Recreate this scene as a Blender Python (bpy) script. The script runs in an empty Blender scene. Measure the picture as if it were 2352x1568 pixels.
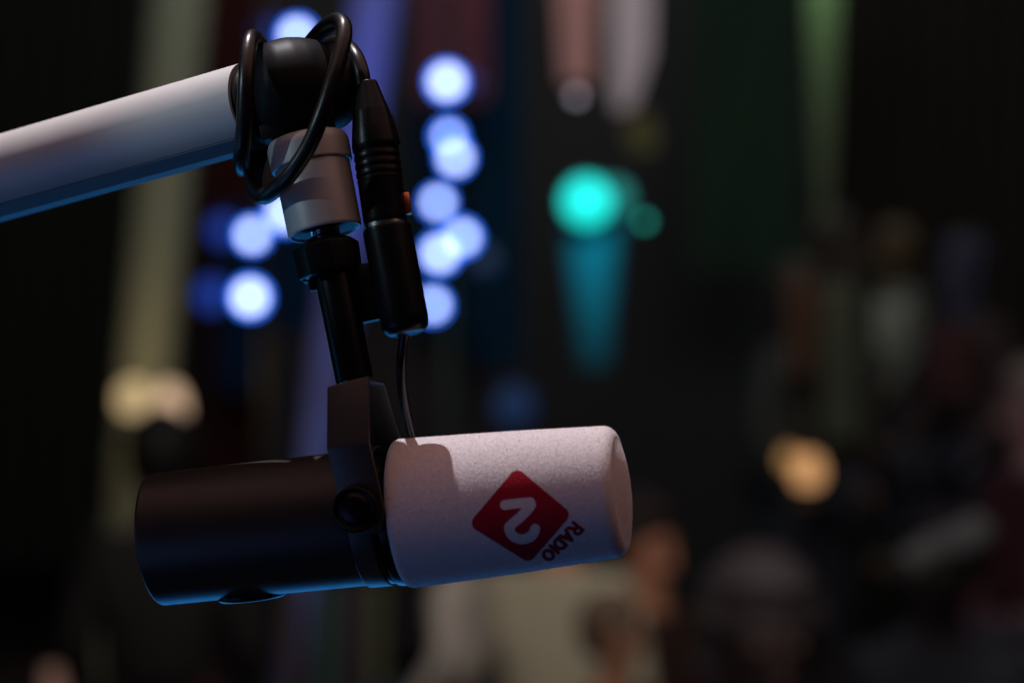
import bpy, bmesh, math, random
from mathutils import Vector, Matrix
from mathutils.bvhtree import BVHTree
random.seed(7)
SC = bpy.context.scene
COL = SC.collection
R = math.radians
H = 1.60            # camera height above the floor
D0 = 1.12           # distance to the microphone
K = 36.0 / 85.0 / 2352.0

# ---------------------------------------------------------------- camera
cam = bpy.data.cameras.new('camera'); camo = bpy.data.objects.new('camera', cam); COL.objects.link(camo)
camo.location = (0, 0, H); camo.rotation_euler = (R(90), 0, 0)
cam.lens = 85; cam.sensor_width = 36; cam.clip_start = 0.05; cam.clip_end = 100
cam.dof.use_dof = True; cam.dof.focus_distance = D0 + 0.004; cam.dof.aperture_fstop = 4.0
SC.camera = camo
SC.view_settings.view_transform = 'Standard'; SC.view_settings.look = 'None'
SC.view_settings.exposure = 0; SC.view_settings.gamma = 1
SC.cycles.use_denoising = True; SC.cycles.denoiser = 'OPENIMAGEDENOISE'
SC.cycles.denoising_prefilter = 'ACCURATE'; SC.cycles.denoising_input_passes = 'RGB_ALBEDO_NORMAL'
SC.cycles.use_adaptive_sampling = False
SC.cycles.sample_clamp_indirect = 4
SC.cycles.max_bounces = 6
SC.cycles.caustics_reflective = False; SC.cycles.caustics_refractive = False

w = bpy.data.worlds.new('World'); SC.world = w; w.use_nodes = True
w.node_tree.nodes['Background'].inputs[0].default_value = (0.35, 0.3, 0.4, 1)
w.node_tree.nodes['Background'].inputs[1].default_value = 0.006

def W(u, v, d=0.0):
    """a point of the place: u, v measured on a 2352 wide print, d metres behind the microphone"""
    Y = D0 + d
    return Vector(((u - 1176) * K * Y, Y, H - (v - 784) * K * Y))
def WB(u, v, Y): return W(u, v, Y - D0)

def aim(o, target):
    o.rotation_euler = (Vector(target) - o.location).to_track_quat('-Z', 'Y').to_euler()
def area(name, loc, target, sx, sy, color, L):
    l = bpy.data.lights.new(name, 'AREA'); l.shape = 'RECTANGLE'; l.size = sx; l.size_y = sy
    l.color = color; l.energy = L * math.pi * sx * sy
    o = bpy.data.objects.new(name, l); COL.objects.link(o); o.location = loc; aim(o, target); return o
def spot(name, loc, target, deg, color, energy, radius=0.02, blend=0.3):
    l = bpy.data.lights.new(name, 'SPOT'); l.spot_size = R(deg); l.color = color; l.energy = energy
    l.shadow_soft_size = radius; l.spot_blend = blend
    o = bpy.data.objects.new(name, l); COL.objects.link(o); o.location = loc; aim(o, target); return o

MC = W(900, 1150)
# stage spot high on the left, a large warm ceiling panel, two blue washes from below
KEYDIR = Vector((-0.150, 0.238, 0.92)).normalized()
spot('key_spot', MC + KEYDIR * 2.6, W(900, 800), 26, (0.95, 0.91, 0.97), 285, 0.016, 0.2)
spot('left_spot', MC + Vector((-0.86, -0.34, 0.40)).normalized() * 2.4, W(690, 420), 3.6, (0.62, 0.86, 1.0), 42, 0.02, 0.7)
area('warm_panel', MC + Vector((0.35, -0.22, 0.95)), MC + Vector((0.35, -0.22, 0)), 2.4, 1.5, (1.0, 0.545, 0.475), 0.58)
area('azure_wash', MC + Vector((-0.15, 1.05, -0.72)), MC, 1.6, 0.4, (0.03, 0.34, 1.0), 2.8)
area('violet_wash', MC + Vector((-1.15, -0.90, -0.62)), MC, 0.9, 0.8, (0.20, 0.38, 1.0), 1.05)
area('teal_wash', MC + Vector((-1.3, 0.15, -0.15)), MC + Vector((0, 0, 0.1)), 0.30, 0.6, (0.08, 0.50, 1.0), 1.0)
area('crowd_fill', (0.6, 2.6, 4.2), (0.3, 8.5, 1.1), 3.2, 1.6, (1.0, 0.93, 0.86), 6.5)  # added fill, lights the background from the camera side
area('backdrop_fill', (0, 8.4, 4.7), (0, 12.0, 1.8), 5.0, 0.8, (0.92, 0.93, 1.0), 4.0)  # added fill to brighten the curtains at the back
spot('violet_spot', (-0.4, 6.5, 1.0), W(880, 330, 8.0), 22, (0.25, 0.35, 1.0), 150, 0.1, 0.9)

# ---------------------------------------------------------------- materials
def new_mat(name):
    m = bpy.data.materials.new(name); m.use_nodes = True
    return m, m.node_tree, m.node_tree.nodes['Principled BSDF']
def pbr(name, col, rough=0.5, metal=0.0, nscale=400, bump=0.05, bdist=0.0004, cvar=0.15, stretch=(1, 1, 1), spec=0.5, sheen=0.0):
    m, nt, b = new_mat(name); N = nt.nodes; Lk = nt.links
    tc = N.new('ShaderNodeTexCoord'); mp = N.new('ShaderNodeMapping'); mp.inputs['Scale'].default_value = stretch
    Lk.new(tc.outputs['Object'], mp.inputs[0])
    n = N.new('ShaderNodeTexNoise'); n.inputs['Scale'].default_value = nscale; n.inputs['Detail'].default_value = 5
    Lk.new(mp.outputs[0], n.inputs['Vector'])
    n2 = N.new('ShaderNodeTexNoise'); n2.inputs['Scale'].default_value = nscale * 0.07; n2.inputs['Detail'].default_value = 6
    Lk.new(mp.outputs[0], n2.inputs['Vector'])
    mx = N.new('ShaderNodeMix'); mx.data_type = 'RGBA'
    Lk.new(n2.outputs['Fac'], mx.inputs['Factor'])
    mx.inputs['A'].default_value = (*[c * (1 - cvar) for c in col], 1)
    mx.inputs['B'].default_value = (*[min(1, c * (1 + cvar)) for c in col], 1)
    Lk.new(mx.outputs['Result'], b.inputs['Base Color'])
    bp = N.new('ShaderNodeBump'); bp.inputs['Strength'].default_value = bump; bp.inputs['Distance'].default_value = bdist
    Lk.new(n.outputs['Fac'], bp.inputs['Height']); Lk.new(bp.outputs[0], b.inputs['Normal'])
    mr = N.new('ShaderNodeMapRange'); mr.inputs['To Min'].default_value = max(0.02, rough - 0.07); mr.inputs['To Max'].default_value = rough + 0.07
    Lk.new(n2.outputs['Fac'], mr.inputs['Value']); Lk.new(mr.outputs[0], b.inputs['Roughness'])
    b.inputs['Metallic'].default_value = metal
    b.inputs['Specular IOR Level'].default_value = spec
    if sheen: b.inputs['Sheen Weight'].default_value = sheen; b.inputs['Sheen Roughness'].default_value = 0.5
    return m
def emit(name, col, strength):
    m, nt, b = new_mat(name); b.inputs['Base Color'].default_value = (0.02, 0.02, 0.02, 1)
    b.inputs['Emission Color'].default_value = (*col, 1); b.inputs['Emission Strength'].default_value = strength
    return m

M = {}
M['body'] = pbr('black_enamel', (0.020, 0.018, 0.016), 0.42, nscale=1500, bump=0.3, bdist=0.0002, spec=0.32)
M['bracket'] = pbr('black_bracket_paint', (0.034, 0.031, 0.025), 0.40, nscale=1700, bump=0.25, bdist=0.0002)
M['plastic'] = pbr('black_plastic', (0.0045, 0.0045, 0.005), 0.30, nscale=900, bump=0.12, spec=0.13)
M['joint'] = pbr('satin_black_plastic', (0.009, 0.010, 0.011), 0.46, nscale=1500, bump=0.3, bdist=0.0002, spec=0.10)
M['rubber'] = pbr('cable_rubber', (0.006, 0.006, 0.006), 0.33, nscale=300, bump=0.12, bdist=0.0006, spec=0.4)
M['arm'] = pbr('silver_anodised_aluminium', (0.50, 0.50, 0.49), 0.60, metal=0.22, nscale=1300, bump=0.12, bdist=0.0002, cvar=0.03)
M['collar'] = pbr('silver_cast_collar', (0.36, 0.36, 0.36), 0.42, metal=0.25, nscale=900, bump=0.12, bdist=0.0002, cvar=0.07)
M['arm_shade'] = pbr('arm_underside_shade', (0.11, 0.115, 0.12), 0.5, nscale=900, bump=0.1, bdist=0.0002)  # dark grey stands for the shaded underside of the arm
M['steel'] = pbr('bright_steel', (0.5, 0.5, 0.5), 0.22, metal=1.0, nscale=500, bump=0.05)
M['copper'] = pbr('copper_latch', (0.75, 0.26, 0.16), 0.3, metal=0.9, nscale=500, bump=0.05)

def felt(name, col, cvar):
    m, nt, b = new_mat(name); N = nt.nodes; Lk = nt.links
    tc = N.new('ShaderNodeTexCoord'); mp = N.new('ShaderNodeMapping'); mp.inputs['Scale'].default_value = (1.35, 0.62, 0.62)
    Lk.new(tc.outputs['Object'], mp.inputs[0])
    n = N.new('ShaderNodeTexNoise'); n.inputs['Scale'].default_value = 900; n.inputs['Detail'].default_value = 4; n.inputs['Roughness'].default_value = 0.6
    Lk.new(mp.outputs[0], n.inputs['Vector'])
    n2 = N.new('ShaderNodeTexNoise'); n2.inputs['Scale'].default_value = 1500; n2.inputs['Detail'].default_value = 2
    Lk.new(mp.outputs[0], n2.inputs['Vector'])
    ad = N.new('ShaderNodeMath'); ad.operation = 'ADD'; Lk.new(n.outputs['Fac'], ad.inputs[0]); Lk.new(n2.outputs['Fac'], ad.inputs[1])
    bp = N.new('ShaderNodeBump'); bp.inputs['Strength'].default_value = 0.34; bp.inputs['Distance'].default_value = 0.0008
    Lk.new(ad.outputs[0], bp.inputs['Height']); Lk.new(bp.outputs[0], b.inputs['Normal'])
    mx = N.new('ShaderNodeMix'); mx.data_type = 'RGBA'
    Lk.new(n.outputs['Fac'], mx.inputs['Factor'])
    mx.inputs['A'].default_value = (*[c * (1 - cvar) for c in col], 1)
    mx.inputs['B'].default_value = (*[min(1, c * (1 + cvar)) for c in col], 1)
    Lk.new(mx.outputs['Result'], b.inputs['Base Color'])
    b.inputs['Roughness'].default_value = 0.95; b.inputs['Specular IOR Level'].default_value = 0.15
    b.inputs['Sheen Weight'].default_value = 0.25; b.inputs['Sheen Roughness'].default_value = 0.4
    return m
M['felt'] = felt('white_flocked_foam', (0.70, 0.65, 0.665), 0.26)
M['red'] = felt('red_print', (0.34, 0.005, 0.024), 0.15)
M['darkred'] = felt('dark_red_print', (0.25, 0.006, 0.026), 0.15)

# ---------------------------------------------------------------- building helpers
def tag(o, label=None, cat=None, group=None, kind=None):
    if label: o['label'] = label
    if cat: o['category'] = cat
    if group: o['group'] = group
    if kind: o['kind'] = kind
    return o
def empty(name, mat=None, loc=None):
    o = bpy.data.objects.new(name, None); COL.objects.link(o); o.empty_display_size = 0.02
    if mat is not None: o.matrix_world = mat
    if loc is not None: o.location = loc
    return o
def obj(name, bm, material, parent=None, sharp=35, smooth=True):
    bmesh.ops.recalc_face_normals(bm, faces=bm.faces)
    for f in bm.faces: f.smooth = smooth
    for e in bm.edges:
        if len(e.link_faces) == 2 and e.calc_face_angle(0) > R(sharp): e.smooth = False
    me = bpy.data.meshes.new(name); bm.to_mesh(me); bm.free()
    me.materials.append(material)
    o = bpy.data.objects.new(name, me); COL.objects.link(o)
    if parent is not None: o.parent = parent
    return o
def frame(origin, x, yhint=None, zhint=None):
    x = Vector(x).normalized()
    if zhint is not None:
        y = Vector(zhint).cross(x).normalized(); z = x.cross(y)
    else:
        z = x.cross(Vector(yhint)).normalized(); y = z.cross(x)
    m = Matrix((x, y, z)).transposed().to_4x4(); m.translation = origin; return m
def lathe(bm, prof, axis='X', seg=96, off=(0, 0, 0), a0=0.0):
    """prof: (s, r) along the axis"""
    off = Vector(off); rows = []
    for s, r in prof:
        row = []
        if r <= 1e-6: rows.append([bm.verts.new(off + ax_pt(axis, s, 0, 0))]); continue
        for k in range(seg):
            a = a0 + 2 * math.pi * k / seg
            row.append(bm.verts.new(off + ax_pt(axis, s, r * math.cos(a), r * math.sin(a))))
        rows.append(row)
    for A, B in zip(rows, rows[1:]):
        for k in range(seg):
            k2 = (k + 1) % seg
            if len(A) == 1 and len(B) == 1: continue
            if len(A) == 1: bm.faces.new((A[0], B[k], B[k2]))
            elif len(B) == 1: bm.faces.new((A[k], B[0], A[k2]))
            else: bm.faces.new((A[k], B[k], B[k2], A[k2]))
    for row in (rows[0], rows[-1]):
        if len(row) > 2:
            try: bm.faces.new(row)
            except ValueError: pass
def ax_pt(axis, s, p, q):
    return Vector((s, p, q)) if axis == 'X' else (Vector((p, s, q)) if axis == 'Y' else Vector((p, q, s)))
def rounded(prof, r, n=4):
    """round the inner corners of a profile"""
    out = [prof[0]]
    for i in range(1, len(prof) - 1):
        p0, p1, p2 = Vector(prof[i - 1]), Vector(prof[i]), Vector(prof[i + 1])
        d0, d1 = p0 - p1, p2 - p1
        if d0.length < 1e-7 or d1.length < 1e-7 : out.append(tuple(p1)); continue
        rr = min(r, d0.length * 0.45, d1.length * 0.45)
        A, B = p1 + d0.normalized() * rr, p1 + d1.normalized() * rr
        for k in range(n + 1):
            t = k / n; out.append(tuple(A * (1 - t) ** 2 + p1 * 2 * t * (1 - t) + B * t * t))
    out.append(prof[-1]); return out
def box(bm, c, s, bev=0.0, seg=2, rot=None):
    r = bmesh.ops.create_cube(bm, size=1); vs = r['verts']
    mt = Matrix.Translation(c) @ (rot.to_4x4() if rot is not None else Matrix.Identity(4)) @ Matrix.Diagonal((*s, 1))
    bmesh.ops.transform(bm, matrix=mt, verts=vs)
    if bev:
        es = list({e for v in vs for e in v.link_edges})
        bmesh.ops.bevel(bm, geom=es, offset=bev, segments=seg, affect='EDGES', profile=0.5)
def spline(pts, n=14):
    P = [Vector(p) for p in pts]; P = [P[0] * 2 - P[1]] + P + [P[-1] * 2 - P[-2]]; out = []
    for i in range(1, len(P) - 2):
        for k in range(n):
            t = k / n
            out.append(0.5 * ((2 * P[i]) + (P[i + 1] - P[i - 1]) * t + (2 * P[i - 1] - 5 * P[i] + 4 * P[i + 1] - P[i + 2]) * t * t
                              + (3 * P[i] - P[i - 1] - 3 * P[i + 1] + P[i + 2]) * t ** 3))
    out.append(P[-2]); return out
def tube(bm, path, r, seg=20):
    rows = []; up = Vector((0.3, 1, 0.2)).normalized()
    for i, p in enumerate(path):
        t = (path[min(i + 1, len(path) - 1)] - path[max(i - 1, 0)]).normalized()
        up = (up - t * up.dot(t)).normalized(); q = t.cross(up)
        rr = r(i / (len(path) - 1)) if callable(r) else r
        rows.append([bm.verts.new(p + (up * math.cos(a) + q * math.sin(a)) * rr) for a in [2 * math.pi * k / seg for k in range(seg)]])
    for A, B in zip(rows, rows[1:]):
        for k in range(seg): bm.faces.new((A[k], A[(k + 1) % seg], B[(k + 1) % seg], B[k]))
    bm.faces.new(rows[0]); bm.faces.new(rows[-1])

# ---------------------------------------------------------------- the microphone
L0 = W(360, 1238, 0.0205); R0 = W(1422, 1127, -0.0205)
MM = frame(L0, R0 - L0, zhint=(0, 0, 1)); MI = MM.inverted()
LT = (R0 - L0).length
def u_of_s(s):
    p = MM @ Vector((s, 0, 0)); return 1176 + p.x / (K * p.y)
def s_of_u(u):
    a, b = -0.1, LT + 0.1
    for _ in range(40):
        m = (a + b) / 2
        if u_of_s(m) < u: a = m
        else: b = m
    return a
mic = empty('studio_microphone', MM)
tag(mic, 'black cylindrical broadcast microphone with white foam windscreen hanging from the silver boom arm', 'microphone')

sR0, sR1, sF = s_of_u(838), s_of_u(888), s_of_u(921)
bm = bmesh.new()
lathe(bm, rounded([(0.0015, 0), (0.0015, 0.0275), (0, 0.0285), (0, 0.0300), (0.0012, 0.0312), (sR0, 0.0314), (sR0 + 0.004, 0.0314), (sR0 + .004, 0)], 0.0007), seg=160)
obj('body', bm, M['body'], mic, sharp=50)
bm = bmesh.new()
lathe(bm, rounded([(sR0, 0.029), (sR0, 0.0326), (sR1, 0.0326), (sR1, 0.029)], 0.0006), seg=160)
obj('mounting_ring', bm, M['bracket'], mic, sharp=50)
bm = bmesh.new()
lathe(bm, rounded([(sR1 - .001, 0.029), (sR1 - .001, 0.0318), (sR1 + 0.0022, 0.0318), (sR1 + 0.0024, 0.0310), (sR1 + 0.0034, 0.0310), (sR1 + 0.0036, 0.0330), (sF + 0.001, 0.0334), (sF + 0.001, 0.029)], 0.0004), seg=160)
obj('collar_ring', bm, M['plastic'], mic, sharp=50)
# cover plate under the body
bm = bmesh.new()
lathe(bm, rounded([(-0.0300, 0.0165), (-0.0318, 0.0165), (-0.0330, 0.0145), (-0.0333, 0.0)], 0.0008), axis='Z', off=(s_of_u(557), 0.004, 0))
obj('switch_cover', bm, M['plastic'], mic)

# windscreen
sE = LT + 0.0018
wp = [(sF + 0.0006, 0.030), (sF + 0.0006, 0.0328), (sF + 0.0012, 0.0338), (sF + 0.003, 0.0344)]
n = 60; rE = 0.0301
s_a, s_b = sF + 0.003, sE - 0.0065
for i in range(1, n + 1):
    t = i / n; wp.append((s_a + (s_b - s_a) * t, 0.0344 + (rE - 0.0344) * t + 0.0003 * math.sin(t * math.pi)))
cr = 0.0062
for i in range(1, 13):
    a = math.pi / 2 * i / 12; wp.append((s_b + cr * math.sin(a), rE - cr + cr * math.cos(a)))
for i in range(1, 8):
    t = i / 7; wp.append((s_b + cr + 0.0032 * (1 - (1 - t) ** 2), (rE - cr) * (1 - t)))
bm = bmesh.new(); lathe(bm, wp, seg=256)
bmesh.ops.recalc_face_normals(bm, faces=bm.faces)
bvh = BVHTree.FromBMesh(bm)
foam = obj('windscreen', bm, M['felt'], mic, sharp=60)

CAML = MI @ Vector((0, 0, H))
def onto(u, v, off):
    p = MI @ W(u, v, 0); d = (p - CAML).normalized()
    h, nrm, _, _ = bvh.ray_cast(CAML, d)
    return h + nrm * off
def z5(x, y): return 1041.25 + 0.1953 * x, 1041.25 + 0.1953 * y
def seg_d(p, a, b):
    ax, ay = a; bx, by = b; px, py = p; dx, dy = bx - ax, by - ay
    t = max(0, min(1, ((px - ax) * dx + (py - ay) * dy) / (dx * dx + dy * dy + 1e-9)))
    return math.hypot(px - ax - dx * t, py - ay - dy * t)
def poly_d(p, pts): return min(seg_d(p, a, b) for a, b in zip(pts, pts[1:]))
def field_mesh(name, f, x0, x1, y0, y1, st, mat, parent, off):
    nx, ny = int((x1 - x0) / st) + 1, int((y1 - y0) / st) + 1
    F = [[f((x0 + i * st, y0 + j * st)) for i in range(nx + 1)] for j in range(ny + 1)]
    bm = bmesh.new(); cache = {}
    def vert(x, y):
        k = (round(x, 2), round(y, 2))
        if k not in cache: cache[k] = bm.verts.new(onto(*z5(x, y), off))
        return cache[k]
    for j in range(ny):
        for i in range(nx):
            cs = [(i, j), (i + 1, j), (i + 1, j + 1), (i, j + 1)]; vals = [F[b][a] for a, b in cs]
            if max(vals) < 0 or min(vals) >= 0 and False: continue
            pl = []
            for k in range(4):
                (a, b), (c, d) = cs[k], cs[(k + 1) % 4]; va, vb = vals[k], vals[(k + 1) % 4]
                xa, ya, xb, yb = x0 + a * st, y0 + b * st, x0 + c * st, y0 + d * st
                if va >= 0: pl.append((xa, ya))
                if (va >= 0) != (vb >= 0):
                    t = va / (va - vb); pl.append((xa + (xb - xa) * t, ya + (yb - ya) * t))
            vs = []
            for p in pl:
                vv = vert(*p)
                if vv not in vs: vs.append(vv)
            if len(vs) >= 3:
                try: bm.faces.new(vs)
                except ValueError: pass
    return obj(name, bm, mat, parent, sharp=60)
# diamond with rounded corners: a convex polygon shrunk then grown by its corner radius
DIA = [(742, 148), (1408, 706), (895, 1296), (158, 836)]
def inset_poly(P, d):
    n = len(P); out = []
    cx = sum(p[0] for p in P) / n; cy = sum(p[1] for p in P) / n
    L = []
    for i in range(n):
        (ax, ay), (bx, by) = P[i], P[(i + 1) % n]
        nx, ny = by - ay, ax - bx; l = math.hypot(nx, ny); nx /= l; ny /= l
        if (cx - ax) * nx + (cy - ay) * ny < 0: nx, ny = -nx, -ny
        L.append((nx, ny, nx * ax + ny * ay + d))
    for i in range(n):
        a1, b1, c1 = L[i - 1]; a2, b2, c2 = L[i]; det = a1 * b2 - a2 * b1
        out.append(((c1 * b2 - c2 * b1) / det, (a1 * c2 - a2 * c1) / det))
    return out, L
RC = 96
DIN, DL = inset_poly(DIA, RC + 8)
def dia(p):
    ins = min(a * p[0] + b * p[1] - c for a, b, c in DL)     # >0 inside the shrunk polygon
    if ins > 0: return RC + ins
    return RC - poly_d(p, DIN + [DIN[0]])
arc = [(808 + 152 * math.cos(R(a)), 872 + 132 * math.sin(R(a))) for a in range(188, -3, -8)]
two = [(607, 602), (760, 582), (903, 570), (912, 600), (880, 650), (770, 760), (700, 815), (668, 850)] + arc
def logo(p):
    j = 2.2 * math.sin(p[0] * .21 + 1.3 * math.sin(p[1] * .17)) * math.cos(p[1] * .23)
    return min(dia(p), poly_d(p, two) - 60) + j
field_mesh('printed_logo', logo, 150, 1420, 150, 1300, 6, M['red'], foam, 0.00012)['label'] = 'dark red rounded diamond printed with the numeral 2'
# R A D I O printed along the lower right edge of the diamond, upside down
O_ = Vector((1075, 1160)); XR = Vector((1372, 780))
bx = (O_ - XR); Lw = bx.length
LET = {
 'R': [[(0, 0), (0, 1)], [(0, 1), (.5, 1), (.72, .88), (.72, .66), (.5, .52), (0, .5)], [(.38, .5), (.78, 0)]],
 'A': [[(0, 0), (.42, 1), (.84, 0)], [(.2, .33), (.66, .33)]],
 'D': [[(0, 0), (0, 1), (.4, 1), (.72, .8), (.8, .5), (.72, .2), (.4, 0), (0, 0)]],
 'I': [[(0, 0), (0, 1)]],
 'O': [[(.45 + .45 * math.cos(R(a)), .5 + .5 * math.sin(R(a))) for a in range(0, 361, 20)]],
}
base0, base1 = Vector((1400, 800)), Vector((1028, 1178))   # the baseline, beside the diamond
top0, top1 = Vector((1532, 905)), Vector((1130, 1268))     # the tops of the letters
tot = .78 + .84 + .8 + 0.06 + .9 + 4 * .34; x = 0
wid = {'R': .78, 'A': .84, 'D': .8, 'I': .06, 'O': .9}
for ch in 'RADIO':
    st = []
    for s in LET[ch]:
        pts = []
        for (a, b) in s:
            t = (x + a) / tot
            bb, tt = base0.lerp(base1, t), top0.lerp(top1, t)
            q = bb.lerp(tt, 0.08 + 0.86 * b); pts.append((q.x, q.y))
        st.append(pts)
    xs = [p[0] for s in st for p in s]; ys = [p[1] for s in st for p in s]
    fn = lambda p, st=st: 20.5 - min(poly_d(p, s) for s in st) + 1.5 * math.sin(p[0] * .3) * math.cos(p[1] * .27)
    field_mesh('printed_letter', fn, min(xs) - 24, max(xs) + 24, min(ys) - 24, max(ys) + 24, 4, M['darkred'], foam, 0.00012)
    x += wid[ch] + .34

# the flock: short fibres standing off the foam, left out over the print
fv, ff = [], []
rnd = random.Random(3)
def prof_r(sx):
    for (a, ra), (b, rb) in zip(wp, wp[1:]):
        if a <= sx <= b and b > a: return ra + (rb - ra) * (sx - a) / (b - a), (rb - ra) / (b - a)
    return 0.02, 0
for _ in range(90000):
    sx = rnd.uniform(wp[2][0], wp[-1][0] - 0.0004); r_, sl = prof_r(sx); a = rnd.uniform(0, 2 * math.pi)
    nrm = Vector((-sl, math.cos(a), math.sin(a))).normalized(); p = Vector((sx, r_ * math.cos(a), r_ * math.sin(a)))
    if math.cos(a) < 0.3:
        g = MM @ p; uu = 1176 + g.x / (K * g.y); vv = 784 - (g.z - H) / (K * g.y)
        q = ((uu - 1041.25) / .1953, (vv - 1041.25) / .1953)
        if dia(q) > -8 or (seg_d(q, (1440, 850), (1090, 1220)) < 95): continue
    tg = Vector((rnd.gauss(0, 1), rnd.gauss(0, 1), rnd.gauss(0, 1))); tg = (tg - nrm * tg.dot(nrm)).normalized()
    sd = nrm.cross(tg) * rnd.uniform(0.00005, 0.00009); ln = rnd.uniform(0.0003, 0.0007)
    i0 = len(fv); fv += [p - nrm * .00005 - sd, p - nrm * .00005 + sd, p + (nrm * rnd.uniform(.35, .75) + tg) * ln]; ff.append((i0, i0 + 1, i0 + 2))
fm = bpy.data.meshes.new('flock_fibres'); fm.from_pydata([tuple(v) for v in fv], [], ff); fm.materials.append(M['felt'])
fo = bpy.data.objects.new('flock_fibres', fm); COL.objects.link(fo); fo.parent = foam; fo['kind'] = 'stuff'

# yoke bracket, a bent sheet straddling the body; local axes: x along the body, y away from the camera, z up
sY = s_of_u(874)
prof = [(0.0357, -0.006), (0.0360, 0.004), (0.0395, 0.0345), (0.0325, 0.0632), (0.0010, 0.0612), (-0.0240, 0.0350), (-0.0372, 0.006), (-0.0372, -0.006)]
sh = [0.0022, 0.0014, -0.0014, 0.0, 0.0, -0.0014, 0.0014, 0.0022]      # the lower arms sweep forward to the ring
hw = [0.0060, 0.0098, 0.0098, 0.0098, 0.0098, 0.0098, 0.0098, 0.0098]
bm = bmesh.new(); rows = []
P2 = [Vector(p) for p in prof]
for i, p in enumerate(P2):
    t = (P2[min(i + 1, len(P2) - 1)] - P2[max(i - 1, 0)]).normalized(); nn = Vector((-t.y, t.x)) * -0.0024
    if i in (2, 3, 4): nn *= 1.12
    q = p - nn if False else p + nn * (-1)
    inner = p + Vector((t.y, -t.x)) * -0.0024 * (1.12 if i in (2, 3, 4) else 1)
    x0, x1 = sY - hw[i] + sh[i], sY + hw[i] + sh[i]
    zt = 0.0014 if i in (3, 4) else 0.0
    rows.append([bm.verts.new((x0, -p.x, p.y - zt)), bm.verts.new((x1, -p.x, p.y + zt)), bm.verts.new((x1, -inner.x, inner.y + zt)), bm.verts.new((x0, -inner.x, inner.y - zt))])
for A, B in zip(rows, rows[1:]):
    for k in range(4): bm.faces.new((A[k], A[(k + 1) % 4], B[(k + 1) % 4], B[k]))
bm.faces.new(rows[0]); bm.faces.new(rows[-1])
bmesh.ops.recalc_face_normals(bm, faces=bm.faces)
bmesh.ops.bevel(bm, geom=[e for e in bm.edges if e.calc_face_angle(0) > R(12)], offset=0.0006, segments=3, affect='EDGES', profile=0.5)
yoke = obj('yoke', bm, M['bracket'], mic, sharp=60)
# clamp knob in front, its twin behind
def knob(yc, sgn):
    bm = bmesh.new()
    lathe(bm, rounded([(0, 0), (0, 0.0104), (0.0042, 0.0106), (0.0052, 0.0102), (0.0056, 0.0092), (0.0047, 0.0084), (0.0047, 0.0075), (0.0058, 0.006), (0.0064, 0.003), (0.0066, 0)], 0.0004), axis='Y', seg=72)
    for v in bm.verts: v.co = Vector((v.co.x + s_of_u(868), yc - sgn * v.co.y, v.co.z + 0.0058))
    return obj('clamp_knob', bm, M['plastic'], mic, sharp=50)
knob(-0.0355, 1); knob(0.0372, -1)

# ---- the stand axis: stem, nut, threaded stub
PB = W(815, 874, -0.0165); PT = W(746, 528, -0.0045)
SM = frame(PB, PT - PB, yhint=(0, 1, 0))            # x runs up the stem, y away
SM = Matrix((SM.col[0].xyz, SM.col[1].xyz, SM.col[2].xyz)).transposed().to_4x4(); SM.translation = PB
LS = (PT - PB).length
ZR = -1 if (SM @ Vector((0, 0, 1)) - PB).x < 0 else 1   # local z sign that points right
ML = MI @ SM
def T(bm, m): bmesh.ops.transform(bm, matrix=m, verts=bm.verts); return bm
bm = bmesh.new(); lathe(bm, rounded([(-0.001, 0), (-0.001, 0.0080), (0.0, 0.0086), (0.0505, 0.0090), (0.0505, 0)], 0.0005))
obj('stem', T(bm, ML), M['plastic'], mic)
bm = bmesh.new(); lathe(bm, [(-0.0022, 0), (-0.0022, 0.0080), (-0.0006, 0.0084), (-0.0006, 0)])
obj('washer', T(bm, ML), M['steel'], mic)
bm = bmesh.new()
lathe(bm, rounded([(0.0495, 0), (0.0495, 0.0120), (0.0505, 0.0150), (0.0640, 0.0158), (0.0665, 0.0118), (0.0680, 0.0090), (0.0680, 0)], 0.0008), seg=8, a0=R(12), off=(0, 0, -ZR * 0.0012))
bmesh.ops.bevel(bm, geom=[e for e in bm.edges], offset=0.0005, segments=2, affect='EDGES', profile=0.5)
obj('nut', T(bm, ML), M['plastic'], mic)
bm = bmesh.new(); box(bm, (0.0490, 0.0, -ZR * 0.0092), (0.009, 0.006, 0.006), 0.0012)
box(bm, (0.0510, 0.0, -ZR * 0.0125), (0.004, 0.008, 0.004), 0.0010)
obj('set_screw', T(bm, ML), M['plastic'], mic)
tp = [(0.0675, 0)]
for i in range(8): tp += [(0.0675 + i * .0011, 0.0064), (0.0675 + i * .0011 + .00055, 0.0069)]
tp += [(0.0765, 0.0064), (0.0765, 0)]
bm = bmesh.new(); lathe(bm, tp)
obj('threaded_stub', T(bm, ML), M['steel'], mic)

# the inline socket beside the stem, held by a tab
QB = W(932.5, 760, -0.0145); QT = W(888, 522, -0.0065)
XM = frame(QB, QT - QB, yhint=(0, 1, 0)); LX = (QT - QB).length
XL = MI @ XM
bm = bmesh.new()
lathe(bm, rounded([(-0.0018, 0), (-0.0018, 0.0060), (-0.0012, 0.0085), (0.0012, 0.0106), (0.0048, 0.0112), (LX - .001, 0.0113), (LX, 0.0108), (LX, 0)], 0.0012))
sock = obj('cable_socket', T(bm, XL), M['plastic'], mic)
a_, b_ = W(818, 680, -0.0105), W(860, 672, -0.0095)
bm = bmesh.new()
c = (0.0385, 0.0, ZR * 0.0150); box(bm, c, (0.0268, 0.007, 0.0170), 0.0006)
obj('socket_tab', T(bm, ML), M['plastic'], mic)
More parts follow.
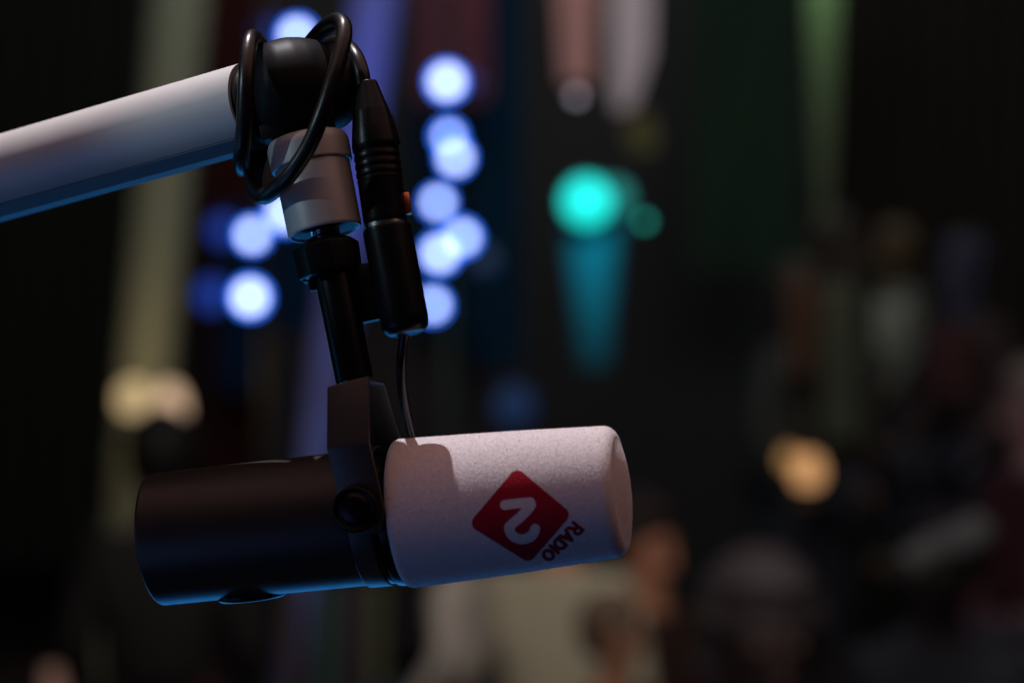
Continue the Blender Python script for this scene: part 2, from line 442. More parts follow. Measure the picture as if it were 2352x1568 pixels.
# thin lead from the socket down behind the microphone to its rear
pth = [(930, 764, -.012), (926, 785, -.011), (922, 830, -.009), (923, 880, -.004), (930, 930, .003), (943, 985, .014), (958, 1040, .028), (950, 1110, .040), (900, 1180, .047), (830, 1230, .048), (760, 1260, .044)]
bm = bmesh.new(); tube(bm, spline([MI @ W(*p) for p in pth]), 0.0023)
obj('microphone_lead', bm, M['rubber'], mic)

# ---------------------------------------------------------------- the boom arm
P0 = W(0, 407.5, 0.078); P1 = W(538, 254.5, 0.020)
AM = frame(P1, P1 - P0, zhint=(0, 0, 1)); AI = AM.inverted()
boom = empty('boom_arm', AM)
tag(boom, 'silver rounded boom arm with black swivel joint reaching in from the left', 'boom arm')
def extr(bm, sec, x0, x1, n=1):
    rows = []
    for i in range(n + 1):
        x = x0 + (x1 - x0) * i / n; rows.append([bm.verts.new((x, p[0], p[1])) for p in sec])
    m = len(sec)
    for A, B in zip(rows, rows[1:]):
        for k in range(m): bm.faces.new((A[k], A[(k + 1) % m], B[(k + 1) % m], B[k]))
    bm.faces.new(rows[0]); bm.faces.new(list(reversed(rows[-1])))
rA = 0.0203
sec = []
for a in range(-50, 231, 4): sec.append((-(rA) * math.cos(R(a)), 0.0002 + rA * math.sin(R(a))))   # y<0 is towards the camera
bm = bmesh.new(); extr(bm, sec, -0.42, 0.0100)
bmesh.ops.bevel(bm, geom=[e for e in bm.edges if e.calc_face_angle(0) > R(20) and abs(e.verts[0].co.x - e.verts[1].co.x) > .1], offset=0.0004, segments=2, affect='EDGES')
arm = obj('arm_tube', bm, M['arm'], boom, sharp=25)
bm = bmesh.new()
lathe(bm, rounded([(-0.004, 0), (-0.004, 0.0150), (0.0002, 0.0185), (0.0030, 0.0186), (0.0055, 0.0165), (0.0065, 0.010), (0.02, 0.009), (0.02, 0)], 0.0015))
bmesh.ops.transform(bm, matrix=Matrix.Translation((0.0100, 0, 0)), verts=bm.verts)
obj('end_cap', bm, M['joint'], boom)
bm = bmesh.new(); extr(bm, [(-0.0128, -0.0150), (0.0128, -0.0150), (0.0126, -0.0162), (0.0060, -0.0206), (-0.0060, -0.0206), (-0.0126, -0.0162)], -0.42, 0.0095)
obj('underside_shade_strip', bm, M['arm_shade'], boom, sharp=20)  # made-up strip that gives the arm underside its shade
# small adjusting knob behind the arm end
bm = bmesh.new(); lathe(bm, rounded([(0.0, 0), (0.0, 0.0085), (0.006, 0.0095), (0.0095, 0.0088), (0.0105, 0.0)], 0.001), axis='Z', off=(0.001, 0.014, 0.0125))
obj('tension_knob', bm, M['collar'], boom)
# drum joint
JC = W(684, 202, 0.014)
JM = frame(JC, Vector((0.93, 0.34, 0.06)), zhint=(0, 0, 1)); JL = AI @ JM
bm = bmesh.new()
lathe(bm, rounded([(-0.0225, 0), (-0.0224, 0.0120), (-0.0200, 0.0175), (-0.0145, 0.0215), (-0.0060, 0.0237), (0.0020, 0.0236), (0.0088, 0.0222), (0.0095, 0.0214)
                   , (0.0100, 0.0206), (0.0104, 0.0206), (0.0108, 0.0212), (0.0140, 0.0212), (0.0190, 0.0202), (0.0235, 0.0178), (0.0265, 0.0140), (0.0285, 0.0080), (0.0290, 0)], 0.0020), seg=128)
obj('joint_drum', T(bm, JL), M['joint'], boom, sharp=40)
# neck under the drum and the silver collar, on the stand axis
AL = AI @ SM
bm = bmesh.new()
c1 = 0.0705
lathe(bm, rounded([(c1 + 0.0035, 0), (c1 + 0.0035, 0.0135), (c1 + 0.0012, 0.0148), (c1, 0.0160), (c1, 0.0167), (c1 + 0.0010, 0.0172), (c1 + 0.0318, 0.0176), (c1 + 0.0318, 0.010)], 0.0004), seg=128)
obj('lower_collar', T(bm, AL), M['collar'], boom, sharp=45)
bm = bmesh.new(); lathe(bm, [(c1 + 0.0010, 0.0), (c1 + 0.0010, 0.0156), (c1 + 0.0050, 0.0150), (c1 + 0.0050, 0)])
obj('collar_shade_disc', T(bm, AL), M['plastic'], boom)  # black disc put in to darken the collar underside like shade
bm = bmesh.new()
lathe(bm, rounded([(c1 + 0.0316, 0.010), (c1 + 0.0316, 0.0184), (c1 + 0.0322, 0.0190), (c1 + 0.0420, 0.0192), (c1 + 0.0452, 0.0180), (c1 + 0.0460, 0.0150), (c1 + 0.0460, 0)], 0.0012), seg=128)
obj('upper_collar', T(bm, AL), M['collar'], boom, sharp=45)
bm = bmesh.new()
lathe(bm, rounded([(c1 + 0.0445, 0), (c1 + 0.0445, 0.0100), (c1 + 0.0530, 0.0100), (c1 + 0.0560, 0)], 0.001), off=(0, 0.006, ZR * 0.004))
box(bm, (c1 + 0.0520, 0.002, -ZR * 0.0145), (0.0075, 0.012, 0.012), 0.0012)
obj('neck', T(bm, AL), M['joint'], boom)

# ---------------------------------------------------------------- the thick cable and its plug
def zp(x, y, d): return W(490 + .3906 * x, .3906 * y, d)
JD = 0.014
path = [zp(882, 500, .004), zp(868, 420, .005), zp(836, 335, .010), zp(785, 275, .022), zp(715, 255, .034), zp(600, 320, .044), zp(460, 400, .048), zp(340, 350, .042), zp(270, 255, .022), zp(228, 222, -.002),
        zp(204, 300, -.014), zp(193, 480, -.020), zp(182, 720, -.020), zp(168, 880, -.016), zp(166, 975, -.006), zp(180, 985, .006), zp(205, 900, .020), zp(250, 740, .038), zp(300, 540, .049), zp(420, 380, .051), zp(520, 310, .043),
        zp(608, 210, .026), zp(672, 150, .008), zp(728, 124, -.008), zp(764, 150, -.018), zp(766, 225, -.024), zp(742, 340, -.028), zp(700, 490, -.031), zp(630, 700, -.032), zp(550, 880, -.029), zp(440, 1040, -.024),
        zp(350, 1125, -.016), zp(292, 1155, -.008), zp(248, 1120, .002), zp(242, 1040, .010), zp(262, 950, .018), zp(295, 860, .026), zp(310, 790, .036), zp(250, 700, .044), zp(60, 700, .060), zp(-300, 800, .10), zp(-900, 980, .16), zp(-1600, 1200, .22)]
cab = empty('microphone_cable', Matrix.Translation(path[0])); CI = cab.matrix_world.inverted()
tag(cab, 'thick black cable looped round the boom joint and ending in a black plug', 'cable')
bm = bmesh.new(); tube(bm, [CI @ p for p in spline(path, 16)], 0.0038, 24)
obj('cable', bm, M['rubber'], cab)
GB = W(886, 514, -0.0068); GT = W(843, 186, 0.004)
GM = CI @ frame(GB, GT - GB, yhint=(0, 1, 0)); LG = (GT - GB).length
f = LG / 328.0
def gt(v): return (514 - v) * f
gp = [(-0.001, 0), (-0.001, 0.0100), (gt(500), 0.0101), (gt(420), 0.0104)]
for i in range(4):
    v = 412 - i * 19; gp += [(gt(v), 0.0106), (gt(v - 2), 0.0101), (gt(v - 5), 0.0101), (gt(v - 7), 0.0108)]
gp += [(gt(335), 0.0110), (gt(300), 0.0101), (gt(258), 0.0087), (gt(215), 0.0060), (gt(192), 0.0048), (gt(188), 0.0044), (gt(188), 0)]
bm = bmesh.new(); lathe(bm, rounded(gp, 0.0005, 2), seg=96)
plug = obj('plug', T(bm, GM), M['plastic'], cab)
zr = 1 if ((cab.matrix_world @ GM) @ Vector((0, 0, 1)) - GB).x > 0 else -1
bm = bmesh.new()
for k, (v0, v1, rr) in enumerate([(345, 268, 0.0106)]):
    c = Vector((gt((v0 + v1) / 2), 0, zr * 0.0092)); box(bm, c, (gt(v1) - gt(v0), 0.0035, 0.0032), 0.0010, rot=Matrix.Rotation(zr * R(7), 3, 'Y'))
obj('boot_fin', T(bm, GM), M['plastic'], plug)
bm = bmesh.new(); box(bm, (gt(476), 0, zr * 0.0112), (gt(451) - gt(500), 0.0052, 0.0030), 0.0007)
obj('latch', T(bm, GM), M['copper'], plug)
bm = bmesh.new(); lathe(bm, [(-0.0025, 0), (-0.0025, 0.0104), (-0.0002, 0.0104), (-0.0002, 0)])
obj('plug_ring', T(bm, GM), M['steel'], plug)

# ================================================================ the room behind, far out of focus
def mm(name, col, rough=0.8, **k): return pbr(name, col, rough, nscale=12, bump=0.2, bdist=0.01, cvar=0.18, spec=0.2, **k)
def slab(name, pts, Y, th, mat, parent=None):
    """an upright board whose outline is given at distance Y, with its real thickness"""
    bm = bmesh.new(); P = [WB(u, v, Y) for u, v in pts]
    A = [bm.verts.new(p) for p in P]; B = [bm.verts.new(p + Vector((0, th, 0))) for p in P]; n = len(P)
    bm.faces.new(A); bm.faces.new(list(reversed(B)))
    for k in range(n): bm.faces.new((A[k], B[k], B[(k + 1) % n], A[(k + 1) % n]))
    bmesh.ops.recalc_face_normals(bm, faces=bm.faces)
    return obj(name, bm, mat, parent, smooth=False)
def bx(name, c, s, mat, parent=None, bev=0.01):
    bm = bmesh.new(); box(bm, (0, 0, 0), s, bev); o = obj(name, bm, mat, parent); o.location = c; return o

bm = bmesh.new(); box(bm, (0, 7, -0.05), (16, 18, 0.1)); tag(obj('floor', bm, mm('dark_floorboards', (0.03, 0.02, 0.016), 0.5)), kind='structure')
bm = bmesh.new(); box(bm, (0, 13.1, 2.5), (16, 0.2, 5)); tag(obj('wall', bm, mm('black_wall', (0.026, 0.026, 0.027))), kind='structure')

def column(name, label, top, bot, wtop, wbot, Y, mat, cat='column'):
    """round column leaning as much as the points say"""
    (ut, vt), (ub, vb) = top, bot
    a, b = WB(ut, vt, Y), WB(ub, vb, Y)
    d = (b - a)
    # carry it on to the floor
    k = (a.z - 0.0) / (a.z - b.z); b2 = a + d * k; a2 = a - d * 0.25
    bm = bmesh.new()
    r0 = wtop / 2 * K * Y; r1 = r0 + (wbot / 2 * K * Y - r0) * k
    path = [a2.lerp(b2, t / 12) for t in range(13)]
    tube(bm, path, lambda t: max(0.03, r0 + (r1 - r0) * t), 32)
    tag(obj(name, bm, mat), label, cat)
column('pillar', 'blurred olive grey pillar on the left behind the boom arm', (412, 0), (340, 800), 128, 128, 9.0, mm('olive_plaster', (0.205, 0.22, 0.155)))
column('pillar', 'blurred pillar, tinted for violet blue light, running down behind the microphone stem', (862, 0), (748, 900), 110, 85, 9.2, mm('blue_lit_plaster', (0.13, 0.15, 0.48)))  # violet in the plaster stands for blue light on the pillar

def drape(name, label, u0, u1, v0, v1, Y, mat, cat='curtain', folds=6, lean=0.0):
    a, b = WB(u0, v0, Y), WB(u1, v1, Y)
    bm = bmesh.new(); nx = folds * 8; nz = 6; rows = []
    for j in range(nz + 1):
        row = []
        for i in range(nx + 1):
            t = i / nx; z = a.z + (b.z - a.z) * j / nz
            row.append(bm.verts.new((a.x + (b.x - a.x) * t + lean * j / nz, Y + 0.045 * math.sin(t * folds * 2 * math.pi) + 0.01 * math.sin(j * 1.7 + i), z)))
        rows.append(row)
    for A, B in zip(rows, rows[1:]):
        for k in range(nx): bm.faces.new((A[k], A[k + 1], B[k + 1], B[k]))
    bmesh.ops.solidify(bm, geom=bm.faces[:], thickness=0.01)
    return tag(obj(name, bm, mat), label, cat)
drape('curtain', 'dark red curtain in the gap right of the olive pillar', 455, 640, -120, 1300, 11.5, mm('dark_red_velvet', (0.11, 0.03, 0.026)))
drape('curtain', 'dusty maroon drape at the top right of the violet pillar', 960, 1125, -160, 232, 10.5, mm('maroon_cloth', (0.30, 0.10, 0.125)), folds=4)
drape('curtain', 'deep teal blue curtain right of the column of blue lights', 1090, 1195, -160, 840, 10.8, mm('teal_cloth', (0.010, 0.095, 0.20)), folds=4)
drape('curtain', 'dark green curtain in the upper right behind the green banner', 1590, 1840, -160, 620, 11.2, mm('bottle_green_cloth', (0.045, 0.085, 0.055)), folds=6)
drape('curtain', 'very dark brown curtain at the right behind the standing people', 1900, 2440, -160, 1500, 12.2, mm('dark_brown_cloth', (0.040, 0.032, 0.026)), folds=9)
drape('curtain', 'nearly black olive curtain at the far left behind the olive pillar', -60, 330, -160, 1300, 11.8, mm('black_olive_cloth', (0.022, 0.024, 0.018)), folds=6)
drape('curtain', 'dark grey violet curtain below the column of blue lights', 600, 1130, 760, 1500, 11.0, mm('grey_violet_cloth', (0.065, 0.055, 0.060)), folds=8)

drape('curtain', 'navy blue sheet standing for haze glow behind the two blue lights left of the stem', 500, 765, 470, 900, 11.3, mm('navy_haze', (0.006, 0.045, 0.13)), folds=5)  # added sheet, its navy imitates the lamps' glow in haze
drape('curtain', 'dim blue green sheet standing for haze directly behind the right column of blue lights', 945, 1085, 240, 770, 10.9, mm('sea_blue_haze', (0.004, 0.050, 0.105)), folds=4)  # sheet coloured like the stage haze around the lamps
def banner(label, pts, Y, mat, rod=True):
    e = empty('hanging_banner', Matrix.Translation(WB(pts[0][0], pts[0][1], Y)))
    o = slab('cloth', pts, Y, 0.02, mat, None)
    o.parent = e; o.matrix_parent_inverse = e.matrix_world.inverted()
    tag(e, label, 'banner'); return e
banner('blurred dusty pink banner hanging at the top, left of the pale one', [(1268, -160), (1378, -160), (1362, 190), (1292, 190)], 8.0, mm('pink_cloth', (0.62, 0.33, 0.32)))
banner('blurred pale lilac banner hanging at the top, right of the pink one', [(1398, -160), (1505, -160), (1495, 120), (1452, 250), (1410, 250)], 8.2, mm('lilac_cloth', (0.74, 0.66, 0.76)))
banner('narrow pale green banner hanging in the upper right over the dark curtain', [(1852, -160), (1930, -160), (1915, 300), (1902, 520), (1882, 520), (1868, 300)], 8.4, mm('pale_green_cloth', (0.075, 0.10, 0.06)))
banner('small dull gold banner under the pale lilac one', [(1425, 262), (1500, 262), (1505, 345), (1450, 345)], 8.6, mm('gold_cloth', (0.17, 0.12, 0.045)))

spot('banner_fill_spot', WB(1890, -190, 8.1), WB(1890, 0, 8.4), 80, (0.62, 1.0, 0.55), 8, 0.06, 0.9)  # spot added so the banner is bright on top and fades down
for lb, u0, u1, v0, v1, Y, c in [
    ('narrow brick red cloth at the left side of the standing group', 1808, 1868, 640, 860, 8.3, (0.125, 0.062, 0.042)),
    ('long narrow grey green cloth hanging down to the amber lamp', 1890, 1965, 650, 1010, 8.5, (0.095, 0.102, 0.076)),
    ('short pale grey cloth in the middle of the standing group', 2012, 2078, 690, 800, 8.3, (0.20, 0.21, 0.19)),
    ('short brown cloth above the short pale grey one', 2030, 2085, 540, 660, 8.7, (0.068, 0.045, 0.026)),
    ('dim slate violet cloth at the right side of the standing group', 2175, 2245, 560, 730, 8.6, (0.046, 0.044, 0.075)),
    ('dim wine red cloth below the slate violet one', 2145, 2235, 760, 900, 8.6, (0.062, 0.026, 0.030)),
    ('dim pinkish brown cloth high on the left of the standing group', 1868, 1912, 490, 610, 8.8, (0.062, 0.044, 0.036))]:
    drape('hanging_cloth', lb, u0, u1, v0, v1, Y, mm('faded_cloth', [x * 3.4 for x in c]), cat='cloth', folds=3)
# ---- lights of the room
HM = pbr('lamp_housing', (0.012, 0.012, 0.013), 0.5)
CORE = emit('blue_led_core', (0.60, 0.69, 1.0), 5.6)
HALO = emit('blue_led_lens', (0.02, 0.16, 1.0), 4.6)
def stage_lamp(label, u, v, Y, rc, rh, mcore, mhalo, group=None, name='stage_light'):
    c = WB(u, v, Y); e = empty(name, Matrix.Translation(c)); tag(e, label, 'light', group)
    rh_ = (rh + (3 if mcore else 0)) * K * Y; rc_ = rc * K * Y * 0.82
    bm = bmesh.new(); lathe(bm, rounded([(0.16, 0), (0.16, rh_ * 0.8), (0.10, rh_ * 1.05), (0.004, rh_ * 1.10), (0.004, rh_ * 1.0), (0.012, rh_ * 0.98), (0.012, 0)], 0.004), axis='Y', seg=32); obj('housing', bm, HM, e)
    if rh > 0 and mhalo:
        bm = bmesh.new(); lathe(bm, [(0.010, 0), (0.010, rh_ * 0.97), (0.006, rh_ * 0.9), (0.002, 0)], axis='Y', seg=32); obj('lens', bm, mhalo, e)
    if mcore:
        bm = bmesh.new(); lathe(bm, [(0.001, 0), (0.001, rc_), (-0.003, rc_ * 0.8), (-0.005, 0)], axis='Y', seg=32); obj('bulb', bm, mcore, e)
    return e
BL = [
 ('blue stage light highest on the left, half hidden behind the boom joint', 682, 82, 8.0, 22, 27),
 ('uppermost blue stage light in the right hand column', 1026, 187, 8.0, 25, 29),
 ('second blue stage light of the right column, paler and overlapping the one below', 1030, 313, 8.2, 13, 21),
 ('third blue stage light of the right column, overlapping the one above', 1046, 362, 8.2, 20, 24),
 ('fourth blue stage light of the right column, standing alone beside the copper latch', 1006, 465, 8.2, 16, 21),
 ('fifth blue stage light of the right column, right half of the merged pair', 1062, 545, 8.2, 18, 24),
 ('sixth blue stage light of the right column, left half of the merged pair', 1010, 582, 8.2, 22, 27),
 ('lowest blue stage light of the right column, beside the bottom of the socket', 994, 700, 8.2, 17, 22),
 ('round blue stage light left of the nut under the silver collar', 579, 540, 8.0, 19, 23),
 ('lowest blue stage light on the left, left of the stem', 574, 682, 8.0, 26, 30),
 ('blue stage light half hidden by the left side of the silver collar', 655, 488, 8.0, 24, 29),
]
for lb, u, v, Y, rc, rh in BL: stage_lamp(lb, u, v, Y, rc, rh, CORE, HALO, 'blue stage lights')
DIM = emit('dim_blue_lens', (0.0, 0.07, 0.9), 0.75)
for lb, u, v, rh in [('dim blue lamp left of the round blue light beside the nut', 512, 528, 30), ('dim blue lamp left of the lowest left blue light', 486, 676, 34),
                     ('dim blue lamp beside the highest light over the boom arm', 618, 72, 28), ('dim blue lamp peeping out right of the uppermost right column light', 1076, 187, 18),
                     ('faint blue lamp right of the merged pair of lights', 1112, 596, 28), ('faint blue lamp low in the middle above the windscreen', 1182, 930, 46)]:
    stage_lamp(lb, u, v, 8.6, 0, rh, None, emit("faint_blue_lens", (0.0, 0.09, 0.85), 0.06 if 'faint' in lb else (0.22 if 'peeping' in lb else 0.42)), 'dim blue lamps')
# the lighting stands
def pole(label, u, v0, Y):
    a = WB(u, v0, Y); e = empty('lighting_stand', Matrix.Translation((a.x, Y, 0))); tag(e, label, 'light stand')
    bm = bmesh.new(); tube(bm, [Vector((0, 0, 0.02)), Vector((0, 0, a.z))], 0.02, 16); obj('pole', bm, HM, e)
    bm = bmesh.new(); lathe(bm, [(0.0, 0), (0.0, 0.2), (0.02, 0.2), (0.03, 0.02), (0.03, 0)], axis='Z'); obj('base', bm, HM, e)
pole('thin black stand carrying the right column of blue lights', 1030, -160, 8.45)
pole('thin black stand carrying the left group of blue lights', 610, -160, 8.45)
# teal lamp and its beam, made up as a tapered teal solid
TEAL = emit('teal_lens', (0.0, 0.82, 0.70), 1.15)
bl = stage_lamp('bright teal lamp above its tapered teal beam', 1348, 462, 7.5, 0, 52, None, TEAL, name='teal_lamp')
tl = stage_lamp('dim teal lamp just right of the bright teal one', 1412, 452, 7.9, 0, 36, None, emit('dim_teal_lens', (0.0, 0.42, 0.38), 0.55), name='teal_lamp')
stage_lamp('small round green indicator right of the teal lamp', 1481, 507, 4.6, 0, 11, None, emit('green_led', (0.0, 0.80, 0.62), 0.95), name='indicator_light')
stage_lamp('small dim white indicator below the pink banner', 1325, 220, 5.0, 0, 11, None, emit('white_led', (0.85, 0.75, 0.9), 0.85), name='indicator_light')
bm = bmesh.new(); a = WB(1360, 500, 7.7); b = WB(1366, 840, 7.7)
tube(bm, [a.lerp(b, t / 8) for t in range(9)], lambda t: (74 - 40 * t) * K * 7.7, 32)
beam_solid = tag(obj('teal_beam', bm, mm('teal_painted_plinth', (0.008, 0.085, 0.135))), 'tapered solid standing for the teal beam below the teal lamp', 'column')
spot('teal_spot', WB(1362, 400, 7.15), WB(1364, 560, 7.7), 70, (0.0, 0.75, 0.75), 26, 0.05, 0.9)

# warm table lamps with cloth shades
def shade_lamp(label, u, v, Y, r0, r1, h, col, st):
    c = WB(u, v, Y); e = empty('table_lamp', Matrix.Translation(c)); tag(e, label, 'lamp')
    k = K * Y
    bm = bmesh.new(); lathe(bm, [(-h * k / 2, 0)] + [(-h * k / 2 * math.cos(math.pi * q / 12), (r1 + (r0 - r1) * q / 12) * k * math.sin(math.pi * q / 12) ** .7) for q in range(1, 12)] + [(h * k / 2, 0)], axis='Z', seg=40)
    obj('lamp_shade', bm, emit('lit_shade', col, st), e)
    bm = bmesh.new(); lathe(bm, [(-h * k, 0.07), (-h * k + .02, 0.07), (-h * k + .03, 0.015), (h * k * .4, 0.012), (h * k * .4, 0)], axis='Z', seg=24)
    obj('lamp_base', bm, HM, e)
shade_lamp('warm yellow table lamp at the left, in front of the olive pillar foot', 306, 914, 8.4, 32, 40, 80, (1.0, 0.72, 0.36), 0.62)
shade_lamp('peach table lamp at the left, right of the yellow one and lower', 390, 938, 8.2, 30, 44, 116, (1.0, 0.66, 0.42), 0.80)
shade_lamp('amber table lamp at the right below the standing people', 1856, 1080, 8.0, 30, 38, 78, (1.0, 0.50, 0.20), 0.72)
shade_lamp('dimmer amber table lamp overlapping the amber one on its left', 1808, 1060, 8.4, 24, 30, 60, (1.0, 0.50, 0.14), 0.45)

l_ = bpy.data.lights.new('lamp_glow', 'POINT'); l_.energy = 2.4; l_.color = (1.0, 0.66, 0.30); l_.shadow_soft_size = 0.08
lo = bpy.data.objects.new('lamp_glow', l_); COL.objects.link(lo); lo.location = WB(335, 850, 8.5)
# ---- people
def limb(vs, es, root, sub=2):
    bm = bmesh.new(); V = [bm.verts.new(p) for p, _ in vs]
    for a, b in es: bm.edges.new((V[a], V[b]))
    me = bpy.data.meshes.new('p'); bm.to_mesh(me); bm.free()
    o = bpy.data.objects.new('p', me); COL.objects.link(o)
    m = o.modifiers.new('s', 'SKIN')
    for i, (_, r) in enumerate(vs):
        sv = me.skin_vertices[0].data[i]; sv.radius = r if isinstance(r, tuple) else (r, r); sv.use_root = (i == root)
    s = o.modifiers.new('d', 'SUBSURF'); s.levels = s.render_levels = sub
    return o
POOL = []
def person(label, u, v, Y, rz, skin, top, hair, legs=(0.02, 0.02, 0.03), seated=False, arm_up=False, hairlong=False, tilt=0.0, scale=1.0, cat='person'):
    """u, v: where the middle of the head is"""
    hc = WB(u, v, Y)
    z0 = hc.z - 1.60 * scale if not seated else hc.z - 1.18 * scale
    e = empty('person', Matrix.Translation((hc.x, Y, z0)) @ Matrix.Rotation(rz, 4, 'Z') @ Matrix.Scale(scale, 4)); tag(e, label, cat)
    dz = 0 if not seated else -0.42
    def Z(p): return (p[0], p[1], p[2] + dz)
    # local: -y is the front of the body
    vs = [(Z((0, 0, .98)), (.15, .10)), (Z((0, .01, 1.16)), (.135, .09)), (Z((0, .01, 1.34)), (.155, .09)), (Z((0, .01, 1.44)), (.07, .06)), (Z((0, -.01, 1.51)), .052),
          (Z((0, -.015, 1.57)), (.062, .075)), (Z((0, -.01, 1.65)), (.074, .088)), (Z((0, .0, 1.70)), (.055, .065)),
          (Z((.17, .01, 1.40)), .052), (Z((.23, .03, 1.14)), .040), (Z((.21, -.12, .93) if not arm_up else (.30, -.2, 1.30)), .028), (Z((.20, -.19, .86) if not arm_up else (.30, -.25, 1.46)), (.035, .018)),
          (Z((-.17, .01, 1.40)), .052), (Z((-.23, .03, 1.14)), .040), (Z((-.21, -.12, .93)), .028), (Z((-.20, -.19, .86)), (.035, .018))]
    es = [(0, 1), (1, 2), (2, 3), (3, 4), (4, 5), (5, 6), (6, 7), (2, 8), (8, 9), (9, 10), (10, 11), (2, 12), (12, 13), (13, 14), (14, 15)]
    if not seated:
        lg = [((.09, 0, .90), .085), ((.10, -.01, .50), .055), ((.10, .02, .10), .038), ((.10, -.10, .04), .035), ((-.09, 0, .90), .085), ((-.10, -.01, .50), .055), ((-.10, .02, .10), .038), ((-.10, -.10, .04), .035)]
    else:
        lg = [((.09, -.03, .50), .085), ((.11, -.42, .50), .065), ((.11, -.42, .10), .038), ((.11, -.53, .04), .035), ((-.09, -.03, .50), .085), ((-.11, -.42, .50), .065), ((-.11, -.42, .10), .038), ((-.11, -.53, .04), .035)]
    n = len(vs); vs += lg; es += [(0, n), (n, n + 1), (n + 1, n + 2), (n + 2, n + 3), (0, n + 4), (n + 4, n + 5), (n + 5, n + 6), (n + 6, n + 7)]
    body = limb(vs, es, 0); POOL.append((body, 'body', skin, e))
    g = 1.16
    sv = [vs[0], vs[1], vs[2], vs[3], vs[8], vs[9], vs[10], vs[12], vs[13], vs[14]]
    sv = [(p, tuple(x * g + .008 for x in r) if isinstance(r, tuple) else r * g + .008) for p, r in sv]
    POOL.append((limb(sv, [(0, 1), (1, 2), (2, 3), (2, 4), (4, 5), (5, 6), (2, 7), (7, 8), (8, 9)], 0), 'shirt', top, e))
    tv = [(p, (r if isinstance(r, tuple) else (r, r))) for p, r in ([vs[0]] + lg[:3] + lg[4:7])]
    tv = [(p, (r[0] * g + .006, r[1] * g + .006)) for p, r in tv]
    POOL.append((limb(tv, [(0, 1), (1, 2), (2, 3), (0, 4), (4, 5), (5, 6)], 0), 'trousers', legs, e))
    bm = bmesh.new(); r = bmesh.ops.create_icosphere(bm, subdivisions=3, radius=1)
    for q in bm.verts:
        c = q.co.copy(); low = -0.15 if c.y < -0.1 else (-1.9 if hairlong else -0.75)
        z = c.z if c.z > low else low
        f_ = 1.0 if c.y > -0.35 or c.z > 0.35 else 0.82
        q.co = Vector((c.x * .098 * f_ * (1.25 if hairlong and z < -.3 else 1), c.y * .112 * f_ + .012, z * (.115 if z > 0 else .14) + 1.665 + dz))
    obj('hair', bm, mm('hair', hair, 0.6), e)
    for sx in (1, -1):
        bm = bmesh.new(); bmesh.ops.create_uvsphere(bm, u_segments=10, v_segments=8, radius=.012)
        for q in bm.verts: q.co += Vector((sx * .03, -.088, 1.63 + dz))
        obj('eye', bm, mm('eye', (0.05, 0.04, 0.03), 0.3), e)
    bm = bmesh.new(); bmesh.ops.create_cone(bm, segments=12, radius1=.018, radius2=.006, depth=.05, cap_ends=True)
    for q in bm.verts: q.co += Vector((0, -.100, 1.605 + dz))
    obj('nose', bm, mm('skin_nose', skin, 0.5), e)
    return e
SK = (0.42, 0.20, 0.13)
PE = person
PE('standing person with a rosy face and dark top, left of the right hand group', 1845, 700, 8.6, R(50), (0.11, 0.05, 0.034), (0.030, 0.022, 0.019), (0.03, 0.02, 0.015), scale=.95)
PE('standing person in a grey green shirt, seen from the side, amid the right hand group', 1925, 590, 9.0, R(85), (0.06, 0.042, 0.035), (0.052, 0.054, 0.042), (0.03, 0.024, 0.02))
PE('standing brown haired person in the palest shirt, just right of the grey green one', 2052, 590, 9.6, R(-75), (0.07, 0.045, 0.03), (0.075, 0.078, 0.07), (0.07, 0.045, 0.03), scale=.8)
PE('standing person with a slate blue hat like hair at the right of the group', 2210, 640, 9.2, R(-60), (0.035, 0.032, 0.05), (0.03, 0.016, 0.018), (0.022, 0.021, 0.034))
PE('person in dark red at the right edge of the picture', 2372, 960, 7.0, R(-70), (0.15, 0.08, 0.09), (0.035, 0.008, 0.014), (0.12, 0.09, 0.09), seated=True)
PE('seated person in a beige shirt with their back turned, below the windscreen', 1282, 1180, 6.4, R(160), SK, (0.42, 0.37, 0.27), (0.06, 0.04, 0.03), seated=True, scale=.98)
PE('seated person with an orange face right of the windscreen end', 1482, 1278, 6.6, R(40), (0.42, 0.18, 0.11), (0.03, 0.015, 0.012), (0.02, 0.012, 0.01), seated=True, scale=1.0)
PE('small person with a dim orange face at the bottom, right of the beige shirt', 1408, 1480, 5.4, R(60), (0.26, 0.12, 0.075), (0.06, 0.04, 0.03), (0.13, 0.08, 0.055), seated=True, scale=.7)
PE('hooded person in a grey brown shawl at the bottom right of centre', 1750, 1520, 4.6, R(10), (0.035, 0.02, 0.02), (0.085, 0.065, 0.062), (0.045, 0.034, 0.038), seated=True, hairlong=True, scale=1.25)
PE('person in a pale grey shirt left of the beige one, leaning under the windscreen', 1052, 1235, 6.2, R(-110), (0.30, 0.24, 0.2), (0.44, 0.38, 0.34), (0.10, 0.08, 0.06), seated=True, scale=.62)
PE('dark haired person seated under the peach lamp on the left', 372, 1085, 6.4, R(180), (0.05, 0.02, 0.02), (0.012, 0.010, 0.010), (0.006, 0.005, 0.005), seated=True)
PE('person in a very dark top seated at the bottom right beside the grey sleeve', 2160, 1330, 5.6, R(-10), (0.018, 0.012, 0.015), (0.012, 0.012, 0.018), (0.008, 0.006, 0.01), seated=True)
bpy.context.view_layer.update()
dg = bpy.context.evaluated_depsgraph_get()
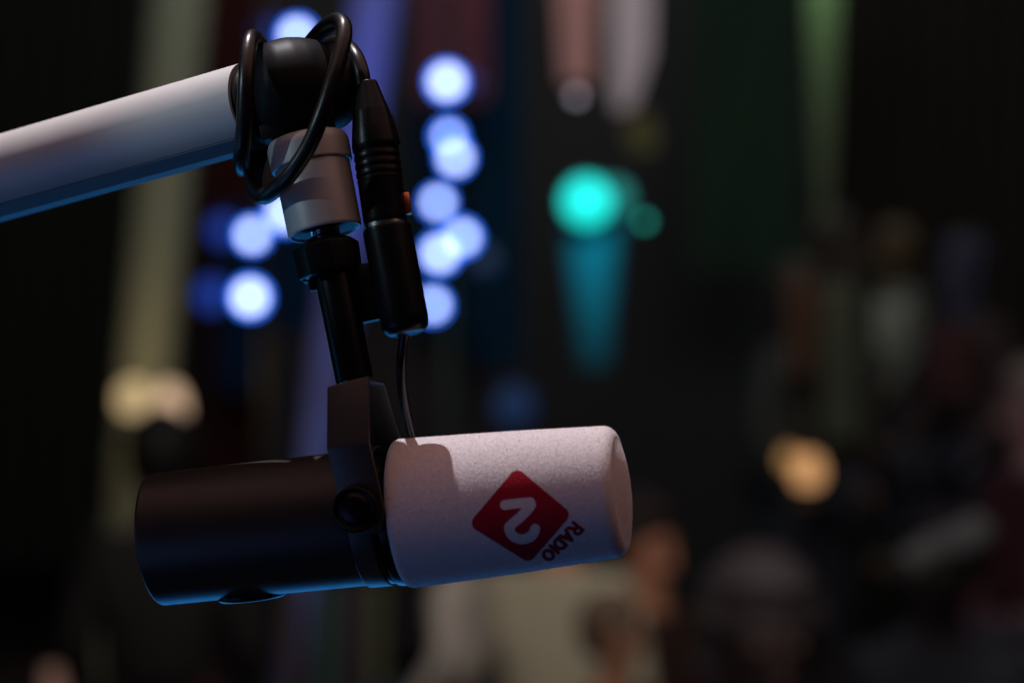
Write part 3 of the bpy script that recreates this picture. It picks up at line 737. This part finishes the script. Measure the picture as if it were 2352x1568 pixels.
for o, nm, colr, e in POOL:
    me = bpy.data.meshes.new_from_object(o.evaluated_get(dg)); me.name = nm
    for p in me.polygons: p.use_smooth = True
    me.materials.clear(); me.materials.append(mm(nm + '_colour', colr, 0.7 if nm != 'body' else 0.5))
    q = bpy.data.objects.new(nm, me); COL.objects.link(q); q.parent = e
for o, *_ in POOL:
    m = o.data; bpy.data.objects.remove(o); bpy.data.meshes.remove(m)

# tube standing for a pale grey sleeve, table edge things and candle glasses
bm = bmesh.new(); a, b = WB(2075, 1305, 5.2), WB(2245, 1215, 5.4)
tube(bm, [a.lerp(b, t / 6) + Vector((0, 0, .01 * math.sin(t))) for t in range(7)], lambda t: .030 + .014 * t, 20)
tag(obj('grey_sleeve', bm, mm('grey_sleeve_cloth', (0.068, 0.067, 0.071))), 'pale grey sleeve lying diagonally at the lower right', 'roll')
def glass(label, u, v, Y, col, st):
    c = WB(u, v, Y); e = empty('candle_glass', Matrix.Translation(c)); tag(e, label, 'candle')
    bm = bmesh.new(); lathe(bm, [(-.05, 0), (-.05, .026), (.04, .032), (.04, .029), (-.04, .023), (-.04, 0)], axis='Z', seg=24); obj('glass', bm, emit('warm_glass', col, st), e)
    bm = bmesh.new(); lathe(bm, [(-.039, 0), (-.039, .02), (-.01, .02), (-.01, 0)], axis='Z', seg=16); obj('wax', bm, mm('wax', (.5, .45, .35)), e)
glass('small glowing candle glass low on the left, nearer the middle', 466, 1548, 6.5, (1.0, .62, .40), 0.2)
glass('small glowing candle glass at the bottom left corner', 128, 1568, 6.5, (1.0, .55, .42), 0.14)
column('post', 'dull mauve post standing below the black microphone body', (672, 1380), (668, 1560), 40, 40, 9.0, mm('mauve_paint', (0.10, 0.070, 0.068)), 'post')
column('post', 'grey green post right of the mauve post', (750, 1380), (745, 1560), 44, 44, 9.0, mm('grey_green_paint', (0.065, 0.115, 0.10)), 'post')
column('post', 'dark plum post between the grey green and olive posts', (818, 1380), (815, 1560), 50, 50, 9.1, mm('plum_paint', (0.085, 0.062, 0.070)), 'post')
column('post', 'olive post left of the pale shirted person', (868, 1380), (866, 1560), 34, 34, 9.0, mm('olive_paint', (0.12, 0.12, 0.06)), 'post')
